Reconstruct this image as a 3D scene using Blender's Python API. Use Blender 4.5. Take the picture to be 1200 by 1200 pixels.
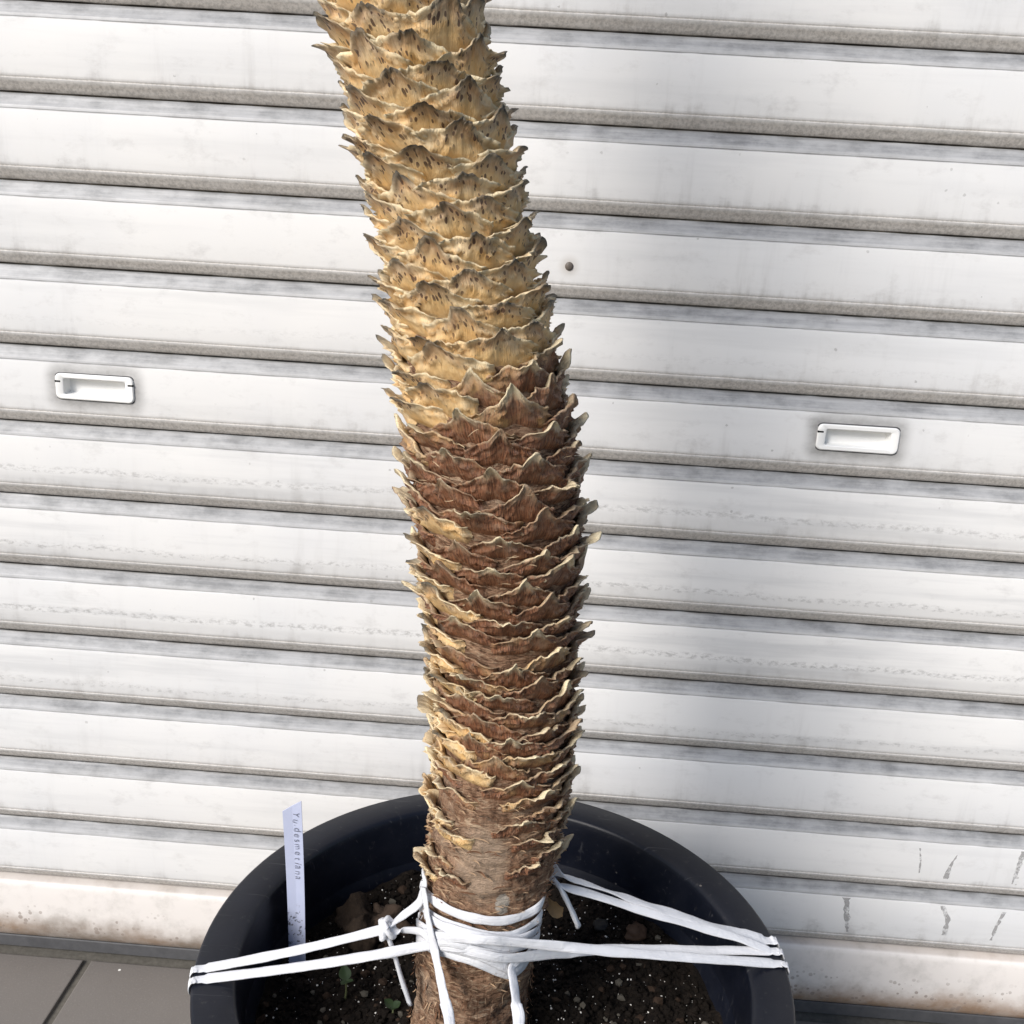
import bpy, bmesh, math, random
from mathutils import Vector, Matrix, noise
R = math.radians
random.seed(7)
for o in list(bpy.data.objects): bpy.data.objects.remove(o)
scene = bpy.context.scene
col = scene.collection

# ------------------------------------------------------------------ camera
FPX = 1180.0                       # focal length in photo pixels (photo is 1200 wide)
PITCH, YAW, ROLL = -0.29608, -0.03274, 0.05972
FLOOR = 1.052
CAM = Vector((0, -1.00087, FLOOR - 0.13969))
fwd = Vector((math.sin(YAW)*math.cos(PITCH), math.cos(YAW)*math.cos(PITCH), math.sin(PITCH)))
rgt = Vector((math.cos(YAW), -math.sin(YAW), 0))
upv = rgt.cross(fwd)
r2 = math.cos(ROLL)*rgt + math.sin(ROLL)*upv
u2 = -math.sin(ROLL)*rgt + math.cos(ROLL)*upv
cd = bpy.data.cameras.new('camera'); cam = bpy.data.objects.new('camera', cd); col.objects.link(cam)
cd.sensor_width = 36; cd.lens = 36*FPX/1200; cd.clip_start = .02; cd.clip_end = 500
M = Matrix((r2, u2, -fwd)).transposed().to_4x4(); M.translation = CAM
cam.matrix_world = M
scene.camera = cam

# ------------------------------------------------------------------ light
SUN_DIR = Vector((-0.58, -0.70, 0.66)).normalized()        # towards the sun
w = bpy.data.worlds.new('World'); scene.world = w; w.use_nodes = True
nt = w.node_tree; nt.nodes.clear()
sky = nt.nodes.new('ShaderNodeTexSky'); sky.sky_type = 'NISHITA'; sky.sun_disc = False
sky.sun_elevation = math.asin(SUN_DIR.z); sky.sun_rotation = math.atan2(SUN_DIR.x, SUN_DIR.y)
sky.air_density = 1.0; sky.dust_density = 1.2; sky.ozone_density = 1.0
bg = nt.nodes.new('ShaderNodeBackground'); bg.inputs[1].default_value = 0.075
wo = nt.nodes.new('ShaderNodeOutputWorld')
nt.links.new(sky.outputs[0], bg.inputs[0]); nt.links.new(bg.outputs[0], wo.inputs[0])
sl = bpy.data.lights.new('sun', 'SUN'); so = bpy.data.objects.new('sun', sl); col.objects.link(so)
sl.energy = 2.6; sl.angle = R(24); sl.color = (1, .96, .91)
so.rotation_euler = SUN_DIR.to_track_quat('Z', 'Y').to_euler(); so.location = (-2, -2, 3)
scene.view_settings.view_transform = 'Standard'; scene.view_settings.look = 'None'
scene.view_settings.gamma = 1; scene.view_settings.use_curve_mapping = False
scene.view_settings.exposure = 0.68
try:
    scene.cycles.max_bounces = 6; scene.cycles.diffuse_bounces = 3; scene.cycles.glossy_bounces = 2
except Exception: pass

# ------------------------------------------------------------------ pixel helpers (photo pixels, 1200 px frame)
def ray(x, y):
    return fwd + r2*((x-600)/FPX) + u2*((600-y)/FPX)
def on_z(x, y, z):
    v = ray(x, y); return CAM + v*((z-CAM.z)/v.z)
def on_y(x, y, Y):
    v = ray(x, y); return CAM + v*((Y-CAM.y)/v.y)

# ------------------------------------------------------------------ object helpers
def obj(name, verts, faces, mat, parent=None, smooth=True):
    me = bpy.data.meshes.new(name); me.from_pydata([tuple(v) for v in verts], [], faces); me.update()
    if smooth: me.polygons.foreach_set('use_smooth', [True]*len(me.polygons))
    o = bpy.data.objects.new(name, me); col.objects.link(o)
    if mat: me.materials.append(mat)
    if parent: o.parent = parent
    return o
def bobj(name, bm, mat, parent=None, smooth=False):
    me = bpy.data.meshes.new(name); bmesh.ops.recalc_face_normals(bm, faces=bm.faces); bm.to_mesh(me); bm.free()
    if smooth: me.polygons.foreach_set('use_smooth', [True]*len(me.polygons))
    o = bpy.data.objects.new(name, me); col.objects.link(o); me.materials.append(mat)
    if parent: o.parent = parent
    return o
def empty(name, loc=(0, 0, 0)):
    o = bpy.data.objects.new(name, None); o.location = loc; col.objects.link(o); o.empty_display_size = .05; return o
def tag(o, label=None, cat=None, group=None, kind=None):
    for k, v in (('label', label), ('category', cat), ('group', group), ('kind', kind)):
        if v: o[k] = v
    return o
def box(bm, c, s, bev=0.0, seg=2):
    g = bmesh.ops.create_cube(bm, size=1.0, matrix=Matrix.Translation(c) @ Matrix.Diagonal((*s, 1)))
    if bev > 0:
        ed = set(e for v in g['verts'] for e in v.link_edges)
        bmesh.ops.bevel(bm, geom=list(ed), offset=bev, segments=seg, affect='EDGES', profile=.6)
def fbm(p, o=4): return noise.fractal(Vector(p), 1.0, 2.0, o)
def sm(a, b, x):
    if a == b: return float(x > a)
    t = max(0, min(1, (x-a)/(b-a))); return t*t*(3-2*t)

# ------------------------------------------------------------------ material helpers
class NT:
    def __init__(s, name):
        s.m = bpy.data.materials.new(name); s.m.use_nodes = True; s.t = s.m.node_tree
        s.b = s.t.nodes['Principled BSDF']
    def n(s, typ, **k):
        nd = s.t.nodes.new('ShaderNode'+typ)
        for a, v in k.items():
            if hasattr(nd, a): setattr(nd, a, v)
        return nd
    def l(s, a, b): s.t.links.new(a, b)
    def val(s, x, inp):
        if isinstance(x, (int, float)): inp.default_value = x
        elif isinstance(x, (tuple, list)): inp.default_value = (*x, 1) if len(x) == 3 and inp.type == 'RGBA' else x
        else: s.l(x, inp)
    def math(s, op, a, b=0.0, c=None, clamp=False):
        nd = s.n('Math', operation=op); nd.use_clamp = clamp
        s.val(a, nd.inputs[0]); s.val(b, nd.inputs[1])
        if c is not None: s.val(c, nd.inputs[2])
        return nd.outputs[0]
    def mix(s, f, a, b, mode='MIX'):
        nd = s.n('MixRGB', blend_type=mode); s.val(f, nd.inputs[0]); s.val(a, nd.inputs[1]); s.val(b, nd.inputs[2]); return nd.outputs[0]
    def ramp(s, f, lo, hi):
        nd = s.n('MapRange'); nd.interpolation_type = 'SMOOTHSTEP'; s.val(f, nd.inputs[0]); nd.inputs[1].default_value = lo; nd.inputs[2].default_value = hi
        nd.inputs[3].default_value = 0; nd.inputs[4].default_value = 1; return nd.outputs[0]
    def coord(s, which='Object'): return s.n('TexCoord').outputs[which]
    def pos(s): return s.n('NewGeometry').outputs['Position']
    def mapping(s, v, scale=(1, 1, 1), loc=(0, 0, 0)):
        nd = s.n('Mapping'); s.l(v, nd.inputs[0]); nd.inputs['Scale'].default_value = scale; nd.inputs['Location'].default_value = loc; return nd.outputs[0]
    def noise(s, v, scale, det=4, rough=.55, dist=0.0):
        nd = s.n('TexNoise'); s.l(v, nd.inputs['Vector']); nd.inputs['Scale'].default_value = scale; nd.inputs['Detail'].default_value = det
        nd.inputs['Roughness'].default_value = rough; nd.inputs['Distortion'].default_value = dist; return nd.outputs['Fac']
    def voro(s, v, scale, rnd=1.0, out='Distance'):
        nd = s.n('TexVoronoi'); s.l(v, nd.inputs['Vector']); nd.inputs['Scale'].default_value = scale; nd.inputs['Randomness'].default_value = rnd; return nd.outputs[out]
    def cells(s, v, scale):
        nd = s.n('TexVoronoi'); s.l(v, nd.inputs['Vector']); nd.inputs['Scale'].default_value = scale; return nd.outputs['Distance'], s.sep(nd.outputs['Color'])[0]
    def attr(s, name, typ='GEOMETRY'):
        nd = s.n('Attribute'); nd.attribute_name = name; nd.attribute_type = typ; return nd
    def sep(s, v):
        nd = s.n('SeparateXYZ'); s.l(v, nd.inputs[0]); return nd.outputs
    def bump(s, h, strength=.3, dist=.001):
        nd = s.n('Bump'); nd.inputs['Strength'].default_value = strength; nd.inputs['Distance'].default_value = dist
        s.l(h, nd.inputs['Height']); s.l(nd.outputs[0], s.b.inputs['Normal'])
    def done(s, c=None, rough=None, spec=None, **k):
        if c is not None: s.val(c, s.b.inputs['Base Color'])
        if rough is not None: s.val(rough, s.b.inputs['Roughness'])
        if spec is not None: s.b.inputs['Specular IOR Level'].default_value = spec
        for a, v in k.items(): s.val(v, s.b.inputs[a.replace('_', ' ')])
        return s.m

def mat_shutter():
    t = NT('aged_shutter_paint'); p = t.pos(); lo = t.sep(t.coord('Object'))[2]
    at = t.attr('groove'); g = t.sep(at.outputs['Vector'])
    sp = t.attr('spatter', 'OBJECT').outputs['Fac']; orn = t.n('ObjectInfo').outputs['Random']
    up, dn, ln = g[0], g[1], g[2]                    # darker upper curl, darker lower curl, dark line
    big = t.noise(p, 3.2, 3, .6); streak = t.noise(t.mapping(p, (48, 0, 6)), 1.0, 4, .65)
    horiz = t.noise(t.mapping(p, (11, 40, 240)), 1.0, 4, .7); fine = t.noise(p, 300, 2, .7)
    mid = t.noise(t.mapping(p, (1, 1, 1.7)), 24, 5, .70)
    c = t.mix(t.ramp(big, .35, .7), (.75, .743, .735), (.68, .683, .692))
    c = t.mix(t.math('MULTIPLY', t.ramp(mid, .52, .76), .50), c, (.50, .49, .485))
    c = t.mix(t.math('MULTIPLY', t.math('MULTIPLY', t.math('MULTIPLY', t.ramp(streak, .52, .74), t.ramp(big, .40, .58)), t.math('MULTIPLY_ADD', t.ramp(t.math('MULTIPLY', lo, -1.0), .004, .05), .7, .3)), .42), c, (.46, .45, .445))
    sil = t.noise(t.mapping(p, (2.2, 0, 34), (3, 0, 1)), 1.0, 4, .65)
    c = t.mix(t.math('MULTIPLY', t.ramp(sil, .47, .70), t.math('MULTIPLY_ADD', sp, .30, .20)), c, (.46, .465, .475))
    # smears creeping up from the lower curl
    cre = t.math('MULTIPLY', t.ramp(t.math('ADD', t.math('MULTIPLY', lo, -1.0), t.math('MULTIPLY_ADD', mid, .034, -.017)), .040, .054), t.math('MULTIPLY', t.ramp(streak, .38, .66), t.ramp(big, .36, .58)))
    c = t.mix(t.math('MULTIPLY', cre, .55), c, (.36, .35, .34))
    # darker grey and beige tones on the interlocking curls
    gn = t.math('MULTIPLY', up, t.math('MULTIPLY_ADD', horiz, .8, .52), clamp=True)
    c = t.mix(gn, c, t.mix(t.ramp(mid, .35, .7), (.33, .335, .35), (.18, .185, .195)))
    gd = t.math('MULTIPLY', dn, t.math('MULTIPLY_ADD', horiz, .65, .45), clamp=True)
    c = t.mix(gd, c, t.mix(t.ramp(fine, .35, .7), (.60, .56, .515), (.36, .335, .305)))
    c = t.mix(t.math('MULTIPLY', ln, t.ramp(t.noise(t.mapping(p, (22, 0, 160)), 1, 2, .6), .30, .62)), c, (.10, .095, .09))
    # spatter line across the panel, strength differs per slat
    wob = t.math('MULTIPLY_ADD', t.noise(t.mapping(p, (7, 1, 1)), 1.0, 3), .012, -.006)
    d = t.math('ABSOLUTE', t.math('ADD', t.math('ADD', lo, t.math('MULTIPLY_ADD', orn, .010, .0315)), wob))
    band = t.math('SUBTRACT', 1.0, t.ramp(d, .0008, .006))
    below = t.math('MULTIPLY', t.ramp(t.math('MULTIPLY', lo, -1.0), .034, .042), .28)
    bn = t.math('MULTIPLY', t.math('MAXIMUM', t.math('MULTIPLY', band, t.ramp(t.noise(t.mapping(p, (120, 0, 240)), 1, 3, .75), .42, .68)), below), sp)
    c = t.mix(t.math('MULTIPLY', bn, .62), c, (.26, .255, .25))
    # specks
    v, rr = t.cells(p, 62)
    dots = t.math('MULTIPLY', t.math('LESS_THAN', t.math('ADD', v, t.math('MULTIPLY', fine, .22)), t.math('MULTIPLY_ADD', t.ramp(rr, .35, 1.0), .13, .07)), t.ramp(big, .40, .6))
    c = t.mix(t.math('MULTIPLY', dots, .45), c, (.22, .21, .20))
    # soot haloes round the two pulls
    xz = t.sep(p)
    for hx, hz in ((-.466, FLOOR-.3436), (.3075, FLOOR-.3436)):
        dx = t.math('MAXIMUM', t.math('SUBTRACT', t.math('ABSOLUTE', t.math('SUBTRACT', xz[0], hx)), .036), 0.0)
        dz = t.math('MAXIMUM', t.math('SUBTRACT', t.math('ABSOLUTE', t.math('SUBTRACT', xz[2], hz)), .010), 0.0)
        dd = t.math('SQRT', t.math('ADD', t.math('MULTIPLY', dx, dx), t.math('MULTIPLY', dz, dz)))
        hal = t.math('MULTIPLY', t.math('SUBTRACT', 1.0, t.ramp(dd, .003, .021)), t.math('MULTIPLY_ADD', mid, 1.7, .02), clamp=True)
        c = t.mix(t.math('MULTIPLY', hal, .80), c, (.20, .195, .19))
    hx, hz = .0082, FLOOR-.1937
    dd = t.math('SQRT', t.math('ADD', t.math('POWER', t.math('SUBTRACT', xz[0], hx), 2.0), t.math('POWER', t.math('SUBTRACT', xz[2], hz), 2.0)))
    c = t.mix(t.math('MULTIPLY', t.math('SUBTRACT', 1.0, t.ramp(dd, .003, .013)), .35), c, (.33, .27, .21))
    t.bump(t.noise(p, 24, 2), .10, .0012)
    return t.done(c, t.math('MULTIPLY_ADD', mid, .3, .33), .35)

def mat_bar():
    t = NT('stained_bottom_bar'); p = t.pos(); z = t.sep(p)[2]
    mid = t.noise(p, 30, 6, .65); big = t.noise(t.mapping(p, (3, 3, 9)), 1, 4)
    c = t.mix(t.ramp(mid, .45, .75), (.74, .70, .67), (.58, .55, .52))
    edge = t.math('MULTIPLY_ADD', t.noise(p, 16, 5, .7), .050, .018)
    rust = t.math('SUBTRACT', 1.0, t.ramp(t.math('SUBTRACT', z, edge), -.016, .020))
    rust = t.math('MAXIMUM', rust, t.math('MULTIPLY', t.ramp(z, .0998, .1018), .4))
    c = t.mix(t.math('MULTIPLY', rust, t.math('MULTIPLY_ADD', mid, 1.2, .30), clamp=True), c, t.mix(t.ramp(big, .4, .65), (.26, .215, .18), (.34, .235, .165)))
    v, rr = t.cells(p, 150)
    dots = t.math('MULTIPLY', t.math('LESS_THAN', v, t.math('MULTIPLY_ADD', t.math('SUBTRACT', rr, mid), .5, .20)), t.math('MULTIPLY', t.math('SUBTRACT', 1.0, t.ramp(z, .050, .080)), t.ramp(t.noise(p, 24, 3), .40, .55)))
    c = t.mix(t.math('MULTIPLY', dots, .7), c, (.27, .22, .19))
    t.bump(mid, .12, .001)
    return t.done(c, .55, .3)

def mat_plain(name, c, rough=.5, spec=.4, var=.12, sc=60, bump=.1, bd=.0006):
    t = NT(name); p = t.coord('Object'); n = t.noise(p, sc, 5, .6)
    lo = tuple(x*(1-var) for x in c); hi = tuple(min(1, x*(1+var)) for x in c)
    t.bump(n, bump, bd)
    return t.done(t.mix(n, lo, hi), rough, spec)

def mat_tile():
    t = NT('grey_brown_floor_tile'); p = t.pos()
    n = t.noise(p, 7, 6, .6); f = t.noise(p, 420, 3, .6); m = t.noise(p, 45, 5, .7)
    c = t.mix(n, (.145, .131, .119), (.185, .170, .157))
    c = t.mix(t.math('MULTIPLY', t.ramp(f, .55, .75), .3), c, (.30, .28, .26))
    c = t.mix(t.math('MULTIPLY', t.ramp(m, .58, .75), .35), c, (.13, .115, .10))
    v, rr = t.cells(p, 38)
    c = t.mix(t.math('LESS_THAN', v, t.math('MULTIPLY_ADD', t.ramp(rr, .6, 1), .07, -.005)), c, (.75, .74, .70))
    t.bump(t.math('ADD', f, m), .25, .0006)
    return t.done(c, t.math('MULTIPLY_ADD', m, .25, .42), .4)

def mat_pot():
    t = NT('blue_black_pot_plastic'); p = t.coord('Object')
    n = t.noise(p, 18, 6, .65); s = t.noise(t.mapping(p, (160, 160, 900)), 1, 4, .6); d = t.noise(p, 140, 5, .7)
    c = t.mix(t.ramp(n, .4, .75), (.0045, .0060, .0120), (.010, .0118, .0195))
    c = t.mix(t.math('MULTIPLY', t.ramp(d, .58, .80), .5), c, (.075, .072, .070))
    v, rr = t.cells(p, 75)
    c = t.mix(t.math('MULTIPLY', t.math('LESS_THAN', v, t.math('MULTIPLY_ADD', t.ramp(rr, .75, 1), .09, -.005)), .6), c, (.22, .20, .18))
    # light scratches
    sc = t.noise(t.mapping(p, (12, 240, 60)), 1.0, 2, .5, 1.5)
    c = t.mix(t.math('MULTIPLY', t.ramp(sc, .66, .76), .35), c, (.12, .12, .125))
    t.bump(t.math('ADD', s, d), .10, .0005)
    return t.done(c, t.math('MULTIPLY_ADD', n, .34, .24), .30)

def mat_scale():
    t = NT('dry_leaf_base'); uv = t.coord('UV'); a = t.attr('tint'); ch = t.sep(a.outputs['Vector']); rnd = a.outputs['Alpha']
    rim, age, tip = ch[0], ch[1], ch[2]
    u = t.sep(uv); ob = t.pos()
    n1 = t.noise(ob, 60, 5, .6); n2 = t.noise(ob, 210, 5, .65)
    off = t.n('CombineXYZ'); t.l(t.math('MULTIPLY', rnd, 37.0), off.inputs[0]); t.l(t.math('MULTIPLY', rnd, 11.0), off.inputs[1])
    av = t.n('VectorMath', operation='ADD'); t.l(uv, av.inputs[0]); t.l(off.outputs[0], av.inputs[1]); uvr = av.outputs[0]
    fib = t.noise(t.mapping(uvr, (34, 2.2, 1)), 1.0, 5, .65, .6)       # fibres run base to tip
    fib2 = t.noise(t.mapping(uvr, (90, 4, 1)), 1.0, 4, .6, .3)
    # fresh straw colours
    c = t.mix(t.ramp(n1, .35, .68), (.88, .60, .30), (.94, .76, .49))
    c = t.mix(t.math('MULTIPLY', t.ramp(t.noise(uvr, 2.6, 3), .46, .66), .6), c, (.80, .43, .125))
    c = t.mix(t.math('MULTIPLY', t.ramp(fib, .50, .72), .50), c, (.46, .22, .095))
    c = t.mix(t.math('MULTIPLY', t.math('SUBTRACT', 1.0, t.ramp(u[1], .45, .78)), .55), c, (.90, .60, .255))
    # purple brown blush below the tip
    su = t.math('ABSOLUTE', u[0])
    blush = t.math('MULTIPLY', t.ramp(u[1], .48, .90), t.math('SUBTRACT', 1.0, t.ramp(su, .10, .55)))
    blush = t.math('MULTIPLY', blush, t.math('MULTIPLY_ADD', fib, 2.2, .0), clamp=True)
    c = t.mix(t.math('MULTIPLY', blush, .52), c, t.mix(fib2, (.12, .055, .042), (.47, .275, .195)))
    # dark specks
    vv = t.mapping(uvr, (13.5, 6.4, 1)); v, rr = t.cells(vv, 1.0)
    spk = t.math('LESS_THAN', t.math('ADD', v, t.math('MULTIPLY', n2, .20)), t.math('MULTIPLY_ADD', t.ramp(rr, .05, 1.0), .42, .15))
    spk = t.math('MULTIPLY', spk, t.math('MULTIPLY', t.ramp(u[1], .40, .58), t.math('SUBTRACT', 1.0, t.ramp(su, .30, .58))))
    spk = t.math('MULTIPLY', spk, t.math('SUBTRACT', 1.0, age))
    c = t.mix(t.math('MULTIPLY', spk, .85), c, (.070, .032, .028))
    # weathered red brown
    br = t.mix(t.ramp(fib, .32, .70), (.080, .030, .017), (.40, .18, .092))
    br = t.mix(t.math('MULTIPLY', t.ramp(n2, .46, .70), .6), br, (.38, .235, .15))
    br = t.mix(t.math('MULTIPLY', t.ramp(n1, .55, .72), .4), br, (.36, .25, .175))
    br = t.mix(t.math('MULTIPLY', t.ramp(fib2, .60, .76), .45), br, (.43, .31, .215))
    am = t.ramp(t.math('ADD', t.math('ADD', age, t.math('MULTIPLY_ADD', n1, 1.0, -.50)), t.math('MULTIPLY_ADD', u[1], -.30, .15)), .22, .74)
    c = t.mix(am, c, br)
    # pale torn rims
    rm = t.math('MULTIPLY', rim, t.math('MULTIPLY_ADD', n1, 1.9, -.08), clamp=True)
    c = t.mix(rm, c, t.mix(n2, (.93, .74, .43), (.98, .89, .67)))
    c = t.mix(t.math('MULTIPLY', tip, t.math('MULTIPLY_ADD', n2, .8, .75), clamp=True), c, t.mix(fib2, (.030, .028, .024), (.15, .14, .11)))
    h = t.math('ADD', t.math('MULTIPLY', fib, .9), t.math('ADD', t.math('MULTIPLY', fib2, .6), t.math('MULTIPLY', n2, .5)))
    t.bump(h, .80, .0022)
    return t.done(c, t.math('MULTIPLY_ADD', n2, .3, .26), .45)

def mat_bark():
    t = NT('fibrous_trunk_bark'); p = t.coord('Object')
    f1 = t.noise(t.mapping(p, (95, 95, 300)), 1.0, 6, .7, 1.2); f2 = t.noise(t.mapping(p, (60, 60, 190)), 1.0, 6, .68, 2.2)
    vert = t.noise(t.mapping(p, (260, 260, 34)), 1.0, 5, .65, .5); big = t.noise(p, 22, 5, .6)
    z = t.sep(p)[2]
    low = t.math('SUBTRACT', 1.0, t.ramp(z, .33, .38))
    ff = t.math('ADD', t.math('MULTIPLY', t.math('SUBTRACT', 1.0, low), f1), t.math('MULTIPLY', low, t.math('MULTIPLY_ADD', vert, .55, t.math('MULTIPLY', f1, .45))))
    c = t.mix(t.ramp(ff, .34, .62), (.115, .055, .030), (.40, .245, .155))
    c = t.mix(t.math('MULTIPLY', t.ramp(f2, .52, .66), .8), c, (.60, .45, .31))
    c = t.mix(t.math('MULTIPLY', t.ramp(f2, .47, .36), .8), c, (.050, .024, .014))
    c = t.mix(t.math('MULTIPLY', t.ramp(big, .52, .68), .45), c, (.42, .33, .25))
    xyz = t.sep(p); inv = t.math('LESS_THAN', xyz[1], 0.0)
    def patch(cx, cz, rx, rz, lo_, hi_):
        dx = t.math('DIVIDE', t.math('SUBTRACT', xyz[0], cx), rx); dz = t.math('DIVIDE', t.math('SUBTRACT', xyz[2], cz), rz)
        d = t.math('ADD', t.math('ADD', t.math('MULTIPLY', dx, dx), t.math('MULTIPLY', dz, dz)), t.math('MULTIPLY_ADD', f2, 2.4, -1.2))
        return t.math('MULTIPLY', t.math('SUBTRACT', 1.0, t.ramp(d, lo_, hi_)), inv)
    c = t.mix(t.math('MULTIPLY', patch(.004, .210, .020, .034, .3, 1.3), .75), c, t.mix(f1, (.33, .235, .165), (.56, .43, .32)))
    c = t.mix(t.math('MULTIPLY', patch(.021, .178, .0055, .009, .5, 1.0), .8), c, (.50, .46, .40))
    t.bump(t.math('ADD', f1, t.math('ADD', f2, t.math('MULTIPLY', vert, .5))), 1.0, .0034)
    return t.done(c, .78, .2)

def mat_cord():
    t = NT('white_soft_cord'); uv = t.coord('UV'); p = t.pos()
    w1 = t.noise(t.mapping(uv, (14, 320, 1)), 1.0, 4, .6); n = t.noise(p, 90, 4, .6); ln = t.noise(t.mapping(uv, (60, 5, 1)), 1.0, 3, .6)
    c = t.mix(n, (.68, .69, .73), (.78, .79, .82))
    c = t.mix(t.math('MULTIPLY', t.ramp(ln, .5, .75), .25), c, (.55, .56, .60))
    c = t.mix(t.math('MULTIPLY', t.ramp(t.noise(p, 38, 5, .7), .60, .82), .35), c, (.55, .52, .48))
    cr = t.noise(t.mapping(uv, (5, 110, 1)), 1.0, 3, .6, 1.0)
    t.bump(t.math('ADD', t.math('MULTIPLY', w1, .5), t.math('ADD', ln, t.math('MULTIPLY', cr, 1.6))), .6, .0011)
    return t.done(c, .68, .25)

def mat_soil():
    t = NT('dark_potting_soil'); p = t.pos()
    n = t.noise(p, 120, 6, .7); b = t.noise(p, 30, 4)
    c = t.mix(t.ramp(n, .35, .7), (.004, .003, .0025), (.020, .0145, .011))
    c = t.mix(t.math('MULTIPLY', t.ramp(b, .5, .7), .4), c, (.016, .011, .008))
    t.bump(n, 1.0, .004)
    return t.done(c, .9, .15)

def mat_label():
    t = NT('white_label_plastic'); p = t.coord('Object'); z = t.sep(p)[2]
    n = t.noise(p, 120, 4)
    c = t.mix(n, (.47, .51, .68), (.53, .57, .73))
    d = t.noise(p, 330, 4, .6)
    zone = t.math('MULTIPLY', t.ramp(z, .012, .03), t.math('SUBTRACT', 1.0, t.ramp(z, .05, .068)))
    c = t.mix(t.math('MULTIPLY', t.math('MULTIPLY', t.ramp(d, .56, .63), zone), .85), c, (.04, .04, .05))
    return t.done(c, .4, .4)

MS = mat_shutter(); MBAR = mat_bar(); MT = mat_tile(); MP = mat_pot(); MSC = mat_scale(); MBK = mat_bark(); MC = mat_cord(); MSOIL = mat_soil()
MW = mat_plain('white_moulded_plastic', (.84, .84, .83), .35, .45, .04, 90, .05)
MBLK = mat_plain('black_gap', (.012, .012, .013), .7, .2)
MRUB = mat_plain('dark_rubber_seal', (.085, .085, .09), .6, .3, .4, 80, .3)
MGR = mat_plain('dirty_grout', (.125, .116, .10), .9, .15, .5, 160, .5, .001)
t_ = NT('grey_drip_grime'); p_ = t_.pos(); n_ = t_.noise(p_, 210, 3, .7); b_ = t_.noise(p_, 70, 3, .6)
MST = t_.done(t_.mix(b_, (.27, .265, .265), (.42, .415, .41)), .7, .2, Alpha=t_.math('MULTIPLY', t_.ramp(t_.math('ADD', n_, t_.math('MULTIPLY', b_, .6)), .50, .95), .72))
MRIV = mat_plain('tarnished_rivet', (.12, .10, .085), .5, .4, .3, 200, .2)

# ================================================================== FLOOR
fl = obj('floor', [(-3, -4, -.0045), (3, -4, -.0045), (3, .5, -.0045), (-3, .5, -.0045)], [(0, 1, 2, 3)], MGR, smooth=False)
tag(fl, kind='structure')
bm = bmesh.new(); TS = .6; G = .010
box(bm, Vector((0, 0, -.006)), (TS-G, TS-G, .012), .0016, 2)
me_t = None
for ix in range(-4, 4):
    for iy in range(6):
        cx = -.5185 + TS*ix + TS/2 + TS; cy = -.003 - TS*iy - TS/2
        if abs(cx) > 2.4: continue
        if me_t is None:
            o = bobj('tile', bm, MT, fl); me_t = o.data
        else:
            o = bpy.data.objects.new('tile', me_t); col.objects.link(o); o.parent = fl
        o.location = (cx, cy, random.uniform(-.0004, .0004))

# ================================================================== ROLLER SHUTTER
shut = empty('roller_shutter', (0, 0, 0))
tag(shut, 'white weathered metal roller shutter with dark grooves and two recessed pulls', 'shutter')
X0, X1 = -1.25, 1.25
P = .08
# profile: (z below panel top, depth into the wall, groove-up, groove-down, dark line)
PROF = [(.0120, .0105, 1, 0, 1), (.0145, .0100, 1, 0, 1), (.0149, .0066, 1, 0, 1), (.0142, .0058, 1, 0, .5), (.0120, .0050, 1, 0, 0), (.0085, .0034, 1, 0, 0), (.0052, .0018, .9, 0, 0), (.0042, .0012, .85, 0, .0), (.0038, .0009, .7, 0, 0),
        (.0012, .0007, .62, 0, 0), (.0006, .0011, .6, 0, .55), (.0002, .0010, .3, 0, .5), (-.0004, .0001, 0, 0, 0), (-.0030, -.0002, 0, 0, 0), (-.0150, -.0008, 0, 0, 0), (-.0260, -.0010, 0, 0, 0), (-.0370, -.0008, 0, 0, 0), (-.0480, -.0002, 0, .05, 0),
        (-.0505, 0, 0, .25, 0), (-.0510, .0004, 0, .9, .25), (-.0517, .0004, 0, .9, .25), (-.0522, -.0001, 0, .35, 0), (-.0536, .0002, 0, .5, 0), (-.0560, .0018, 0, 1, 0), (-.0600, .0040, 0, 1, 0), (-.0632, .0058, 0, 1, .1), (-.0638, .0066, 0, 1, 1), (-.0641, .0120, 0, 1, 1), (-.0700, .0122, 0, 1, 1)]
PROF = [(z if i > 11 else z, d, a, b, c) for i, (z, d, a, b, c) in enumerate(PROF)]
HC = (-.466, .3075)         # pull centres (x), pull recess half size
HW, HH, HZ = .0405, .0132, -.0236
def slat_mesh(holes):
    xs = [X0 + (X1-X0)*i/40 for i in range(41)]
    prof = list(PROF)
    if holes:
        for h in HC: xs += [h-.033, h+.033]
        xs = sorted(xs)
        prof = [q for q in prof if not (HZ-.0095 < q[0] < HZ+.0095)]
        prof += [(HZ+.009, -.0009, 0, 0, 0), (HZ-.009, -.0009, 0, 0, 0)]
        k = [q for q in prof[:12]]; rest = sorted(prof[12:], key=lambda q: -q[0]); prof = k + rest
    V, F, C = [], [], []
    for x in xs:
        for (z, d, a, b, c) in prof:
            V.append((x, d, z)); C.append((a, b, c, 1))
    n = len(prof)
    for i in range(len(xs)-1):
        for j in range(n-1):
            if holes:
                mx = (xs[i]+xs[i+1])/2; mz = (prof[j][0]+prof[j+1][0])/2
                if any(abs(mx-h) < .033 for h in HC) and abs(mz-HZ) < .009: continue
            F.append((i*n+j, i*n+j+1, (i+1)*n+j+1, (i+1)*n+j))
    me = bpy.data.meshes.new('slat'); me.from_pydata(V, [], F); me.update()
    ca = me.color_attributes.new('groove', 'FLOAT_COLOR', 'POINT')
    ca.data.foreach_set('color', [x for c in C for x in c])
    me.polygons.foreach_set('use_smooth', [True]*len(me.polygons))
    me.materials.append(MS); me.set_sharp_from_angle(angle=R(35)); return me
sm0, sm1 = slat_mesh(False), slat_mesh(True)
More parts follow.
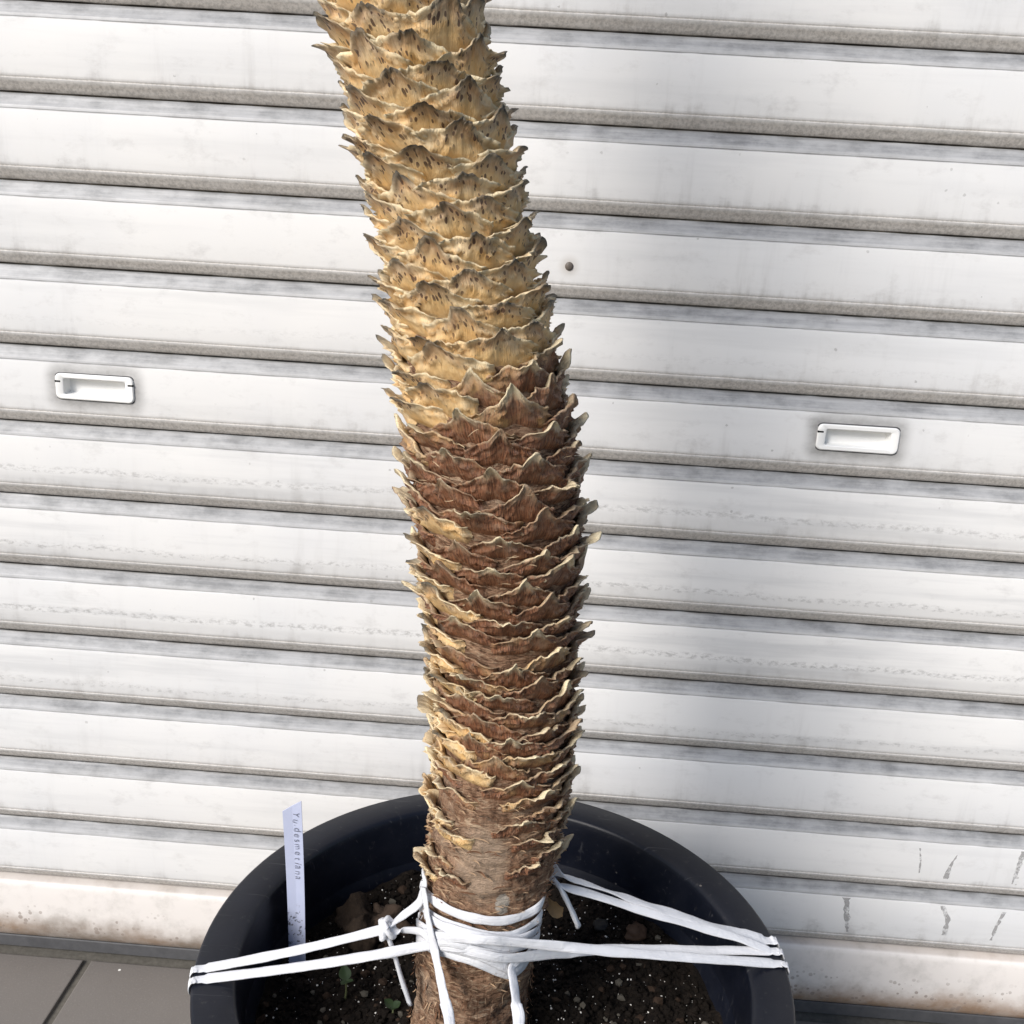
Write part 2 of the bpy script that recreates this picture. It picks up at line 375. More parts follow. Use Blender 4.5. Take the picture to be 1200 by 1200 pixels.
SPAT = {4: .1, 5: .75, 6: .9, 7: 1.0, 8: .8, 3: .25, 9: .15, 2: .1}
slats = {}
for i in range(-7, 12):
    o = bpy.data.objects.new('slat', sm1 if i == 4 else sm0); col.objects.link(o); o.parent = shut
    o.location = (0, random.uniform(-.0006, .0006), FLOOR - P*i); o['spatter'] = SPAT.get(i, 0.0)
    o.rotation_euler = (random.uniform(-.004, .004), 0, 0); slats[i] = o
# pulls
def rrect(hw, hh, r, n=5):
    pts = []
    for cx, cz, a0 in ((hw-r, hh-r, 0), (-hw+r, hh-r, 90), (-hw+r, -hh+r, 180), (hw-r, -hh+r, 270)):
        for k in range(n+1):
            a = R(a0 + 90*k/n); pts.append((cx+r*math.cos(a), cz+r*math.sin(a)))
    return pts
def loops_obj(name, loops, mat, parent, cap=True, smooth=True):
    V, F = [], []; n = len(loops[0])
    for L in loops: V += L
    for k in range(len(loops)-1):
        for i in range(n):
            j = (i+1) % n; F.append((k*n+i, k*n+j, (k+1)*n+j, (k+1)*n+i))
    if cap: F.append(tuple((len(loops)-1)*n+i for i in range(n)))
    o = obj(name, V, F, mat, parent, smooth)
    bm = bmesh.new(); bm.from_mesh(o.data); bmesh.ops.recalc_face_normals(bm, faces=bm.faces); bm.to_mesh(o.data); bm.free()
    if smooth: o.data.set_sharp_from_angle(angle=R(40))
    return o
for hx, notch in zip(HC, ((-1, 1), (-1,))):
    wob = lambda p, k: (p[0]+.0004*noise.noise((p[0]*80+k, p[1]*80, k)), p[1]+.0006*noise.noise((p[0]*60+9, p[1]*60, k+hx)))
    mk = lambda hw, hh, r, d, k=0: [(x, d, z) for x, z in (wob(q, k) for q in rrect(hw, hh, r))]
    h = loops_obj('pull_frame', [mk(HW, HH, .0055, .0005), mk(HW, HH, .0055, -.0026), mk(HW-.0010, HH-.0010, .005, -.0036), mk(HW-.0075, HH-.0042, .002, -.0036), mk(HW-.0084, HH-.0050, .0018, -.0028)], MW, shut, cap=False)
    h.location = (hx, 0, FLOOR - P*4 + HZ)
    rc = loops_obj('pull_recess', [mk(HW-.0084, HH-.0050, .0018, -.0028), mk(HW-.0088, HH-.0054, .0016, .0060), mk(HW-.0100, HH-.0064, .0016, .0085)], MW, h, cap=True)
    gl = loops_obj('pull_gasket', [mk(HW+.0012, HH+.0012, .006, .0004, 3), mk(HW+.0012, HH+.0012, .006, -.0013, 3), mk(HW-.001, HH-.001, .005, -.0014, 3)], MRUB, h, cap=False)
    for s in notch:
        bm = bmesh.new(); box(bm, Vector((s*(HW-.0028), -.0030, .0052)), (.0062, .0016, .0022), .0004, 1)
        bobj('screw_slot', bm, MBLK, h)
# rivet
bm = bmesh.new(); bmesh.ops.create_uvsphere(bm, u_segments=14, v_segments=8, radius=.0042, matrix=Matrix.Translation((.0082, -.0004, FLOOR-.1937)) @ Matrix.Diagonal((1, .45, 1, 1)))
bobj('rivet', bm, MRIV, shut, True)
# bottom bar
BP = [(.1046, .0118), (.1030, .0068), (.1014, .0020), (.1003, .0002), (.0988, -.0010), (.094, -.0018), (.080, -.0026), (.060, -.0028), (.042, -.0026), (.034, -.0016), (.026, .0010), (.020, .0040), (.0165, .0075), (.0155, .016)]
V, F = [], []; NX = 30
for i in range(NX+1):
    for z, d in BP: V.append((X0+(X1-X0)*i/NX, d, z))
n = len(BP)
for i in range(NX):
    for j in range(n-1): F.append((i*n+j, i*n+j+1, (i+1)*n+j+1, (i+1)*n+j))
o = obj('bottom_bar', V, F, MBAR, shut); o['label'] = 'pale bottom bar with rusty brown grime'
bm = bmesh.new(); box(bm, Vector((0, .012, .0085)), (X1-X0, .014, .0165), .001, 1); bobj('rubber_seal', bm, MRUB, shut)
# grey drips that ran over the lowest slats
def drip(pts, w0, w1):
    P3 = [on_y(x, y, -.0016) for x, y in pts]
    V, F = [], []; n = 14
    for k in range(n+1):
        t = k/n*(len(P3)-1); i = min(int(t), len(P3)-2); p = P3[i].lerp(P3[i+1], t-i)
        ww = 1.25*(w0+(w1-w0)*k/n)*(.75+.7*noise.noise((p.x*40, p.z*160, 3)))
        ww = max(.0006, ww)
        V += [(p.x-ww+.0012*noise.noise((p.z*210, 1, p.x*9)), p.y, p.z), (p.x+ww+.0012*noise.noise((p.z*190, 7, p.x*9)), p.y, p.z)]
    for k in range(n): F.append((2*k, 2*k+1, 2*k+3, 2*k+2))
    obj('drip_stain', V, F, MST, shut, smooth=False)
drip([(992, 1052), (992, 1072), (993, 1092)], .0042, .0024)
drip([(1105, 1062), (1111, 1078), (1106, 1096)], .0028, .0032)
drip([(1177, 1069), (1168, 1085), (1161, 1102)], .0030, .0012)
drip([(1078, 994), (1079, 1008), (1077, 1023)], .0006, .0012)
drip([(1122, 1002), (1113, 1016), (1108, 1030)], .0010, .0030)
drip([(1200, 998), (1194, 1015), (1186, 1036)], .0030, .0016)

# ================================================================== POT
PC = Vector((-.01344, -.3455, 0)); RZ = .352
pot = empty('flower_pot', (PC.x, PC.y, 0)); tag(pot, 'round blue black plastic pot with wide flat rim standing before the shutter', 'pot')
def lathe(name, prof, mat, parent, n=128):
    V, F = [], []; m = len(prof)
    for i in range(n):
        a = 2*math.pi*i/n; ca, sa = math.cos(a), math.sin(a)
        for r, z in prof:
            rr = r*(1+.0012*math.sin(2*a+.6)); V.append((rr*ca, rr*sa, z))
    for i in range(n):
        j = (i+1) % n
        for k in range(m-1): F.append((i*m+k, i*m+k+1, j*m+k+1, j*m+k))
    o = obj(name, V, F, mat, parent)
    bm = bmesh.new(); bm.from_mesh(o.data); bmesh.ops.recalc_face_normals(bm, faces=bm.faces); bm.to_mesh(o.data); bm.free()
    o.data.set_sharp_from_angle(angle=R(50)); return o
lathe('pot_wall', [(.001, .004), (.150, .004), (.153, .001), (.158, .001), (.161, .006), (.2035, .304), (.2035, .312), (.2010, .3122), (.1935, .300), (.1905, .278), (.1800, .200), (.001, .198)], MP, pot)
rm = lathe('pot_rim', [(.2045, .311), (.2225, .3105), (.2245, .3120), (.2280, .3440), (.2288, .3490), (.2280, .3512), (.2262, .3522), (.2080, .3526), (.2000, .3520), (.1978, .3506), (.1966, .3486), (.1962, .3440), (.1950, .3400), (.1942, .3150), (.1932, .3010)], MP, pot)

# soil
SZ = .2765
def soil_h(x, y):
    r = math.hypot(x, y)
    return SZ + .006*fbm((x*16, y*16, 1)) + .0045*fbm((x*60, y*60, 4)) + .010*sm(.11, .19, r)*sm(-.2, 1, y/.19) + .012*math.exp(-((r-.05)/.03)**2)
V, F = [(0, 0, SZ)], []; NR, NA = 46, 150
for k in range(1, NR+1):
    for i in range(NA):
        a = 2*math.pi*i/NA; r = .1945*k/NR
        x, y = r*math.cos(a), r*math.sin(a); V.append((x, y, soil_h(x, y)))
for i in range(NA): F.append((0, 1+i, 1+(i+1) % NA))
for k in range(NR-1):
    for i in range(NA):
        j = (i+1) % NA; F.append((1+k*NA+i, 1+k*NA+NA+i, 1+k*NA+NA+j, 1+k*NA+j))
so_ = obj('soil', V, F, MSOIL); so_.location = (PC.x, PC.y, 0); tag(so_, 'dark potting soil filling the black pot', 'soil', kind='stuff')

# lumps: rough little polyhedra
def lump(V, F, c, r, seed, flat=.75, rough=.35, sub=1):
    bm = bmesh.new(); bmesh.ops.create_icosphere(bm, subdivisions=sub, radius=1)
    b = len(V); rot = Matrix.Rotation(seed*1.7, 3, 'Z') @ Matrix.Rotation(seed*.9, 3, 'X')
    for v in bm.verts:
        q = v.co*(1+rough*noise.noise(v.co*1.3+Vector((seed*3.1, seed, 0)))*1.6 + .5*rough*noise.noise(v.co*3.1+Vector((seed, 0, 5))))
        q = rot @ q; V.append((c[0]+q.x*r, c[1]+q.y*r, c[2]+q.z*r*flat))
    bm.verts.index_update()
    for f in bm.faces: F.append(tuple(b+v.index for v in f.verts))
    bm.free()
def scatter(name, n, r0, r1, mat, label, cat, rad=.186, lift=.3, power=2, sub=1, sd=1):
    rng = random.Random(sd); V, F = [], []
    for k in range(n):
        a = rng.uniform(0, 6.283); rr = rad*math.sqrt(rng.random()); x, y = rr*math.cos(a), rr*math.sin(a)
        r = r0+(r1-r0)*rng.random()**power
        lump(V, F, (x, y, soil_h(x, y)+r*lift), r, rng.uniform(0, 50), .8, .4, sub)
    o = obj(name, V, F, mat, None, smooth=False); o.location = (PC.x, PC.y, 0); tag(o, label, cat, kind='stuff'); return o
MCR = mat_plain('soil_crumb', (.0085, .0064, .0050), .9, .12, .6, 300, .6, .001)
MCR2 = mat_plain('brown_bark_chip', (.030, .019, .013), .85, .15, .5, 200, .6, .001)
MPER = mat_plain('perlite', (.70, .68, .64), .8, .2, .12, 300, .3)
MGRV = mat_plain('grey_grit', (.075, .068, .056), .8, .2, .4, 200, .4)
scatter('soil_crumbs', 9000, .0008, .0036, MCR, 'loose dark crumbs covering the potting soil', 'soil crumbs', power=2.2, sd=1)
scatter('bark_chips', 260, .0012, .0050, MCR2, 'brown bark chips mixed into the soil', 'bark chips', power=1.8, sd=2)
scatter('perlite_grains', 2000, .00022, .0010, MPER, 'tiny white perlite grains dotted over the soil', 'perlite', power=2.2, lift=.8, sd=3)
scatter('grit', 230, .0012, .0036, MGRV, 'small grey grit stones scattered through the soil', 'grit', power=1.6, lift=.6, sd=4)
MCL = mat_plain('dry_soil_clod', (.024, .017, .0125), .92, .12, .55, 110, 1.0, .004)
def clod(name, px, py, r, label, cat, mat, z=.30, flat=.8, sd=1, sub=4, rough=.42):
    p = on_z(px, py, z); V, F = [], []; lump(V, F, (0, 0, 0), r, sd, flat, rough, sub)
    V = [(x+.12*r*fbm((x/r*3, y/r*3, z_/r*3+sd)), y, z_+.16*r*fbm((x/r*4, y/r*4, z_/r*4-sd))) for x, y, z_ in V]
    o = obj(name, V, F, mat); d = Vector((p.x-PC.x, p.y-PC.y)); 
    lim = .172
    if d.length > lim: d *= lim/d.length
    zz = soil_h(d.x, d.y)+r*.45
    o.location = (PC.x+d.x, PC.y+d.y, zz); tag(o, label, cat); return o
clod('soil_clod', 421, 1070, .021, 'larger crumbly dark clod resting against the inner pot wall', 'clod', MCL, .30, .85, 3)
clod('soil_clod', 455, 1046, .016, 'smaller brown lump with a split, propped on the larger clod', 'clod', mat_plain('brown_lump', (.045, .031, .023), .9, .15, .5, 120, .9, .003), .32, 1.0, 11, 4, .5)
clod('pebble', 746, 1091, .010, 'smooth brown pebble on the soil behind the cords', 'pebble', mat_plain('brown_pebble', (.050, .030, .020), .7, .25, .3, 90, .3), .29, .7, 5, 3, .25)
clod('pebble', 705, 1078, .007, 'small dark grey pebble beside the brown one', 'pebble', mat_plain('grey_pebble', (.022, .021, .020), .7, .25, .3, 90, .3), .29, .7, 8, 3, .25)
# seedlings
MLEAF = mat_plain('seedling_leaf', (.020, .038, .013), .5, .35, .3, 150, .2); MSTEM = mat_plain('seedling_stem', (.07, .08, .035), .6, .3, .3, 100, .2)
def leaf_mesh(L, W, curl):
    V, F = [], []; n, m = 8, 6
    for i in range(n+1):
        t = i/n; ww = W*math.sin(math.pi*t**.8)**.8 if 0 < t < 1 else .0002
        for j in range(m+1):
            s = j/m*2-1; V.append((s*ww, t*L, curl*t*t*L + .25*abs(s)*ww))
    for i in range(n):
        for j in range(m): a = i*(m+1)+j; F.append((a, a+1, a+m+2, a+m+1))
    return V, F
def tube(pts, r, n=6):
    V, F = [], []
    for k, p in enumerate(pts):
        for i in range(n): a = 6.283*i/n; V.append((p[0]+r*math.cos(a), p[1]+r*math.sin(a), p[2]))
    for k in range(len(pts)-1):
        for i in range(n): j = (i+1) % n; F.append((k*n+i, k*n+j, (k+1)*n+j, (k+1)*n+i))
    return V, F
def seedling(px, py, leaves, hgt, label):
    p = on_z(px, py, SZ+.004); zz = soil_h(p.x-PC.x, p.y-PC.y)-.002; e = empty('seedling', (p.x, p.y, zz))
    tag(e, label, 'seedling'); V, F = tube([(0, 0, 0), (.001, .001, hgt*.5), (.0005, .003, hgt)], .0009); obj('stem', V, F, MSTEM, e)
    for L, W, az, curl in leaves:
        V, F = leaf_mesh(L, W, curl); o = obj('leaf', V, F, MLEAF, e); o.location = (.0005, .003, hgt); o.rotation_euler = (R(12), 0, R(az))
seedling(404, 1172, [(.012, .0052, 25, .5), (.008, .003, 160, .1), (.007, .0025, 250, .2)], .018, 'green seedling with one broad leaf near the label')
seedling(459, 1190, [(.009, .0045, 70, .3), (.007, .004, -60, .2), (.006, .003, 180, .2)], .006, 'tiny low seedling close to the trunk foot')

# ================================================================== TRUNK
AX = [(1.42, -.150, .040), (1.25, -.140, .040), (1.12, -.123, .0395), (1.0226, -.1039, .0385), (.9771, -.0900, .0395), (.939, -.0800, .0402), (.9048, -.0700, .0408), (.8642, -.0595, .0428), (.8273, -.0515, .0458), (.8002, -.0448, .0492), (.7668, -.0380, .0525), (.7322, -.0335, .0532), (.7026, -.0290, .0522), (.6533, -.0250, .0480), (.6151, -.0210, .0452), (.5757, -.0165, .0446), (.5346, -.0158, .0448), (.4919, -.0180, .0468), (.4476, -.0214, .0468), (.4173, -.0235, .0450), (.3539, -.0300, .0432), (.2882, -.0309, .0455), (.24, -.031, .050)]
TY = -.355
def trunk(z):
    z = min(max(z, AX[-1][0]), AX[0][0])
    for k in range(len(AX)-1):
        a, b = AX[k], AX[k+1]
        if b[0] <= z <= a[0]:
            t = (z-b[0])/(a[0]-b[0]); return b[1]+(a[1]-b[1])*t, b[2]+(a[2]-b[2])*t
def trunk_s(z):               # smoothed
    zs = [-.03, -.015, 0, .015, .03]; v = [trunk(z+d) for d in zs]
    return sum(x[0] for x in v)/5, sum(x[1] for x in v)/5
yucca = empty('yucca_plant', (-.031, TY, .26)); tag(yucca, 'thick leaning yucca trunk covered in dry straw and brown leaf bases', 'plant')
OFF = Vector((-.031, TY, .26))
def cyl(a, z, rho):           # a: angle seen from above, -90 deg faces the camera
    x, r = trunk_s(z); return Vector((x+(r+rho)*math.cos(a), TY+(r+rho)*math.sin(a), z))
V, F = [], []; NA, NZ = 200, 560; zb, zt = .255, 1.40
for k in range(NZ+1):
    z = zb+(zt-zb)*k/NZ; x, r = trunk_s(z); low = 1-sm(.46, .56, z)
    for i in range(NA):
        a = 2*math.pi*i/NA; ca, sa = math.cos(a), math.sin(a)
        q = Vector((ca*r, sa*r, z))
        h = -.0015 + low*(.0030*fbm((q.x*40, q.y*40, q.z*70), 5) + .0026*max(0, fbm((q.x*70+3, q.y*70, q.z*190+q.x*200), 4)))
        # ring ridges of old leaf scars
        h += low*.0012*abs(math.sin((z*230+2.2*fbm((q.x*30, q.y*30, z*20)))))*sm(.30, .36, z)
        h += .005*(1-sm(.255, .30, z))
        V.append((x+(r+h)*ca-OFF.x, (r+h)*sa, z-OFF.z))
for k in range(NZ):
    for i in range(NA):
        j = (i+1) % NA; F.append((k*NA+i, k*NA+j, (k+1)*NA+j, (k+1)*NA+i))
tr = obj('trunk', V, F, MBK, yucca)

rng = random.Random(21)
NS, NTT = 32, 12
INNER = (1.0, .9, .72, .5)          # the sheet turns over at its rim and runs back down inside
def leaf_base(a0, z0, age, Hs, Ws, flare, tipdark, torn, seed, squash=1.0):
    """one clasping dry leaf base: broad sheath with wavy rims whose blunt torn tip stands off the trunk"""
    V, F, C, U = [], [], [], []
    x0, r0 = trunk_s(z0)
    W = Ws/(r0+.004); H = Hs
    tipw = rng.uniform(.15, .24); tipsh = rng.uniform(-.14, .14); asym = rng.uniform(-.14, .14); tiph = rng.uniform(.10, .21)
    if torn > .75: tiph *= .45
    tipout = flare*rng.uniform(.7, 1.5); curl = rng.uniform(.6, 1.7); fold = rng.uniform(7, 12); ph = rng.uniform(0, 6)
    side = rng.uniform(-.5, .5); pw = 3.0
    if age > .45:
        tipw = rng.uniform(.11, .19); pw = rng.uniform(1.3, 2.4); tiph *= 1.6; tipout *= 1.2
    for i in range(NS+1):
        u = 2*i/NS-1; s = math.copysign(abs(u)**1.35, u)
        sa_ = abs(s-tipsh)
        spike = math.exp(-(sa_/tipw)**pw)
        top = (.70 - .34*sa_**1.1 if age < .45 else .70 - .50*sa_**.85) + asym*s*.5 + tiph*spike
        top += .060*noise.noise((s*3.6, seed, 1)) + .050*noise.noise((s*9, seed, 5)) + .028*noise.noise((s*19, seed, 6)) + (.02+.05*torn)*noise.noise((s*26, seed, 9)) + .05*spike*noise.noise((s*40, seed, 3))
        top = max(top, .10)
        broad = math.exp(-(sa_/(tipw*1.6))**2)
        for j in range(NTT+1+len(INNER)):
            inner = j > NTT
            t = INNER[j-NTT-1] if inner else j/NTT
            zz = top*t; h = zz*H - .007*(1-t); te = max(0, (t-.22)/.78); nz = sm(.25, .6, t)
            ab = a0 + s*W*(1-.08*t) + .035*noise.noise((zz*3, s*2, seed)) + side*.10*broad*t*t
            rim = sm(.84, 1.0, t)
            rho = -.0034*(1-sm(0, .35, t)) - .0006 + (.0056 if age > .45 else .0074)*te*squash*(.68+.32*(1-s*s)) + .0020*math.sin(math.pi*min(1, te*1.05))*(1-s*s)*squash
            rho -= .0052*sm(.84, 1.0, abs(s))*(1-.2*t)
            rho += tipout*broad*t**2.2*.85
            rho += ((.0026 if age > .45 else .0042)*curl*rim*(1-.5*broad)*(.6+1.0*noise.noise((s*3.4, seed, 12))+.7*noise.noise((s*8.5, seed, 17))))
            # folds that follow the rim (sharp crested), lengthwise pleats, crumple
            f_ = math.sin(t*fold+ph+4.5*noise.noise((s*2.6, seed, 20))); rho += .0024*((1-abs(f_))**4*1.9-.35)*sm(.35, .6, t)*(1-.6*broad)*(1-.4*rim)
            rho += nz*(.0012*noise.noise((s*4.0, zz*2.6, seed+30)) + .0007*noise.noise((s*11, zz*5.0, seed+40)) + .0005*noise.noise((s*30, zz*13.0, seed+50)))
            h += .0030*broad*math.sin(seed*3)*t - .0028*broad*t**4*min(1.6, tipout/.008)
            if inner: rho -= .0011+.0004*(j-NTT)
            q = cyl(ab, z0+h, rho)
            V.append((q.x-OFF.x, q.y-OFF.y, q.z-OFF.z))
            vr = rng2[seed % 97]
            if inner: rimc = (.30+.70*math.exp(-(sa_/.5)**2) if age > .35 else .62)*(1 if vr > .12 else .5)
            elif age < .5: rimc = sm(.84, .97, t)*(.25+.75*(1-broad))
            else: rimc = max(sm(.90, 1.0, t)*(.12+.8*math.exp(-(sa_/.45)**2)), 1.1*math.exp(-(sa_/(tipw*1.25))**2)*sm(.68, .88, t))*(1 if vr > .22 else .3)
            tp = tipdark*(broad*sm(.84, .97, t)*sm(.6, .8, top) if age < .45 else broad*sm(.66, .95, zz))*(.8 if inner else 1)
            C.append((rimc, age, tp, (seed*.6180339) % 1.0)); U.append((s, t))
    n = NTT+1+len(INNER)
    for i in range(NS):
        for j in range(n-1): F.append((i*n+j, (i+1)*n+j, (i+1)*n+j+1, i*n+j+1))
    return V, F, C, U
rng2 = [random.Random(5+k).random() for k in range(97)]
def scale_mesh(V, F, C, U):
    me = bpy.data.meshes.new('leaf_base'); me.from_pydata(V, [], F); me.update()
    ca = me.color_attributes.new('tint', 'FLOAT_COLOR', 'POINT'); ca.data.foreach_set('color', [x for c in C for x in c])
    uv = me.uv_layers.new(name='UVMap'); vi = [0]*len(me.loops); me.loops.foreach_get('vertex_index', vi)
    uv.data.foreach_set('uv', [x for k in vi for x in U[k]])
    me.polygons.foreach_set('use_smooth', [True]*len(me.polygons)); me.materials.append(MSC); return me
GA = R(137.508); items = []; z = .428; k = 0
while z < 1.36:
    dz = .00168 if z > .60 else .00150
    z += dz; k += 1
    a = -(k*GA) + rng.uniform(-.06, .06); a = (a+math.pi) % (2*math.pi)-math.pi
    zz = z+rng.uniform(-.0022, .0022)
    x, r = trunk_s(zz); px = math.cos(a)         # -1 left .. 1 right
    front = -math.sin(a)
    # how weathered: straw coloured above, brown in the swollen middle, mixed below
    line = .792+.028*px
    age = 1-sm(line-.045, line+.045, zz)
    if zz < .62: age = .80+.22*rng.uniform(-1, 1)
    age = max(0, min(1, age+rng.uniform(-.2, .2)*(1 if .6 < zz < .87 else .4)))
    if zz < .71 and px < -.55 and rng.random() < .6: age *= .35
    Hs = rng.uniform(.025, .033); Ws = rng.uniform(.028, .036); fl_ = rng.uniform(.0055, .0100); td = rng.uniform(.75, 1.0); torn = rng.random(); sq = 1.0
    if age > .5: td = .25*rng.random() if zz < .72 else .5*rng.random(); Hs *= .92; sq = .85
    if zz > .93: Hs *= 1.06
    # bare patches towards the foot
    if zz < .545:
        d = sm(.425, .545, zz)
        gap = px*.55+.45*rng.random()+.10
        patch = math.exp(-((px+.05)/.33)**2)*sm(.555, .45, zz) if front > 0 else 0
        if rng.random() > .25+.8*d+.35*max(0, px) or (front > 0 and abs(px+.12) < .42 and zz < .505) or (front > 0 and abs(px+.1) < .3 and zz < .52 and rng.random() < .6): continue
        sz = .62+.38*d; Hs *= sz; Ws *= .55+.45*d; fl_ *= .8; td *= .3
    if .60 < zz < .69 and front > 0 and -.55 < px < -.15 and rng.random() < .4: continue
    items.append((front - abs(zz-.72)*.6, a, zz, age, Hs, Ws, fl_, td, torn, k, sq))
order = sorted(items, key=lambda q: -q[0]); sel = set(id(q) for q in order[:300])
VV, FF, CC, UU = [], [], [], []
for q in items:
    V, F, C, U = leaf_base(*q[1:])
    if id(q) in sel:
        o = bpy.data.objects.new('leaf_base', scale_mesh(V, F, C, U)); col.objects.link(o); o.parent = yucca
    else:
        b = len(VV); VV += V; CC += C; UU += U; FF += [tuple(b+i for i in f) for f in F]
o = bpy.data.objects.new('leaf_bases_behind', scale_mesh(VV, FF, CC, UU)); col.objects.link(o); o.parent = yucca; o['kind'] = 'stuff'
print('leaf bases', len(items))

# frayed fibres and bark flakes on the lower trunk
def strip(V, F, p, tdir, nrm, L, wd, bend, seed, lift=.0):
    b = len(V); n = 5; side = tdir.cross(nrm).normalized()
    for k in range(n+1):
        t = k/n-.5; c = p + tdir*(t*L) + side*(bend*L*(t*t-.1)) + nrm*(lift*(abs(t)*2)**2 + .0006*noise.noise((seed, t*4, 0)))
        ww = wd*(1-(abs(t)*1.9)**3*.8)
        V += [c-side*ww, c+side*ww]
    for k in range(n): F.append((b+2*k, b+2*k+1, b+2*k+3, b+2*k+2))
MFB = mat_plain('pale_bark_fibre', (.40, .27, .17), .8, .2, .5, 90, .4); MFB2 = mat_plain('dark_bark_flake', (.15, .075, .042), .8, .2, .6, 120, .5)
MFB3 = mat_plain('straw_fibre', (.58, .44, .28), .7, .25, .3, 90, .3)
for mat, n, sd, zr, Lr, wr, lab in ((MFB, 300, 1, (.27, .52), (.004, .012), (.0002, .0006), 'bark_fibres'), (MFB2, 260, 2, (.27, .53), (.004, .013), (.0003, .0008), 'bark_flakes'), (MFB3, 90, 3, (.42, .86), (.004, .009), (.00012, .00026), 'straw_fibres')):
    g = random.Random(sd); V, F = [], []
    for k in range(n):
        z = g.uniform(*zr); a = g.uniform(-math.pi, 0) if g.random() < .8 else g.uniform(0, math.pi)
        hi = .0075 if z > .56 else (.0018+.004*sm(.47, .56, z))
        p = cyl(a, z, hi+g.uniform(-.0005, .0012)); nr = Vector((math.cos(a), math.sin(a), 0)); tg = Vector((-math.sin(a), math.cos(a), 0))
        th = g.gauss(0, .28) if z > .36 else g.gauss(1.3, .35)
        td = tg*math.cos(th)+Vector((0, 0, 1))*math.sin(th)
        strip(V, F, p-OFF, td, nr, g.uniform(*Lr), g.uniform(*wr), g.uniform(-.4, .4), k+sd*1000, g.uniform(.0003, .0030))
    o = obj(lab, V, F, mat, yucca); o['kind'] = 'stuff'
# curled flake hanging at the right of the foot, pale smear on the bark
V, F = [], []
c0 = on_y(636, 1048, TY+.01); c1 = on_y(660, 1066, TY+.005)
for i in range(9):
    t = i/8; c = c0.lerp(c1, t)
    for j in range(6):
        s = j/5-.5; V.append((c.x-OFF.x+.002*noise.noise((t*5, s*4, 1)), c.y-OFF.y-.006*math.sin(math.pi*t)-.010*s*s, c.z-OFF.z+s*.014*(.6+.4*math.sin(math.pi*t))+.0025*noise.noise((t*4, s*2, 8))))
for i in range(8):
    for j in range(5): a = i*6+j; F.append((a, a+1, a+7, a+6))
obj('hanging_flake', V, F, mat_plain('tan_flake', (.34, .21, .10), .6, .3, .4, 120, .5, .001), yucca)

# ================================================================== TIE CORD
tie = empty('tie_cord', (-.03, TY-.05, .37)); tag(tie, 'white soft cord wound round the trunk foot and tied over the pot rim', 'cord')
TOFF = Vector((-.03, TY-.05, .37))
def tp(x, y, off=.003, zfix=None):
    """point on the trunk surface under a photo pixel"""
    v = ray(x, y); z = on_y(x, y, TY-.03).z
    for _ in range(4):
        cx, r = trunk_s(z); rr = r+off; d = Vector((v.x, v.y)); o = Vector((CAM.x-cx, CAM.y-TY))
        A = d.dot(d); B = 2*o.dot(d); C = o.dot(o)-rr*rr; D = B*B-4*A*C
        if D >= 0: t = (-B-math.sqrt(D))/(2*A)
        else: t = -B/(2*A)
        q = CAM+v*t; z = q.z
    if D < 0:
        h = Vector((q.x-cx, q.y-TY)); h = h.normalized()*rr; q = Vector((cx+h.x, TY+h.y, q.z))
    return q
def rimpt(x, y, off=.0035, z=RZ+.0035): return on_z(x, y, z)
def catmull(P_, n=8):
    out = []
    Q = [P_[0]*2-P_[1]] + P_ + [P_[-1]*2-P_[-2]]
    for i in range(1, len(Q)-2):
        for k in range(n):
            t = k/n; a, b, c, d = Q[i-1:i+3]
            out.append(.5*((2*b)+(c-a)*t+(2*a-5*b+4*c-d)*t*t+(3*b-a-3*c+d)*t**3))
    out.append(P_[-1]); return out
CW, CT = .0039, .0011
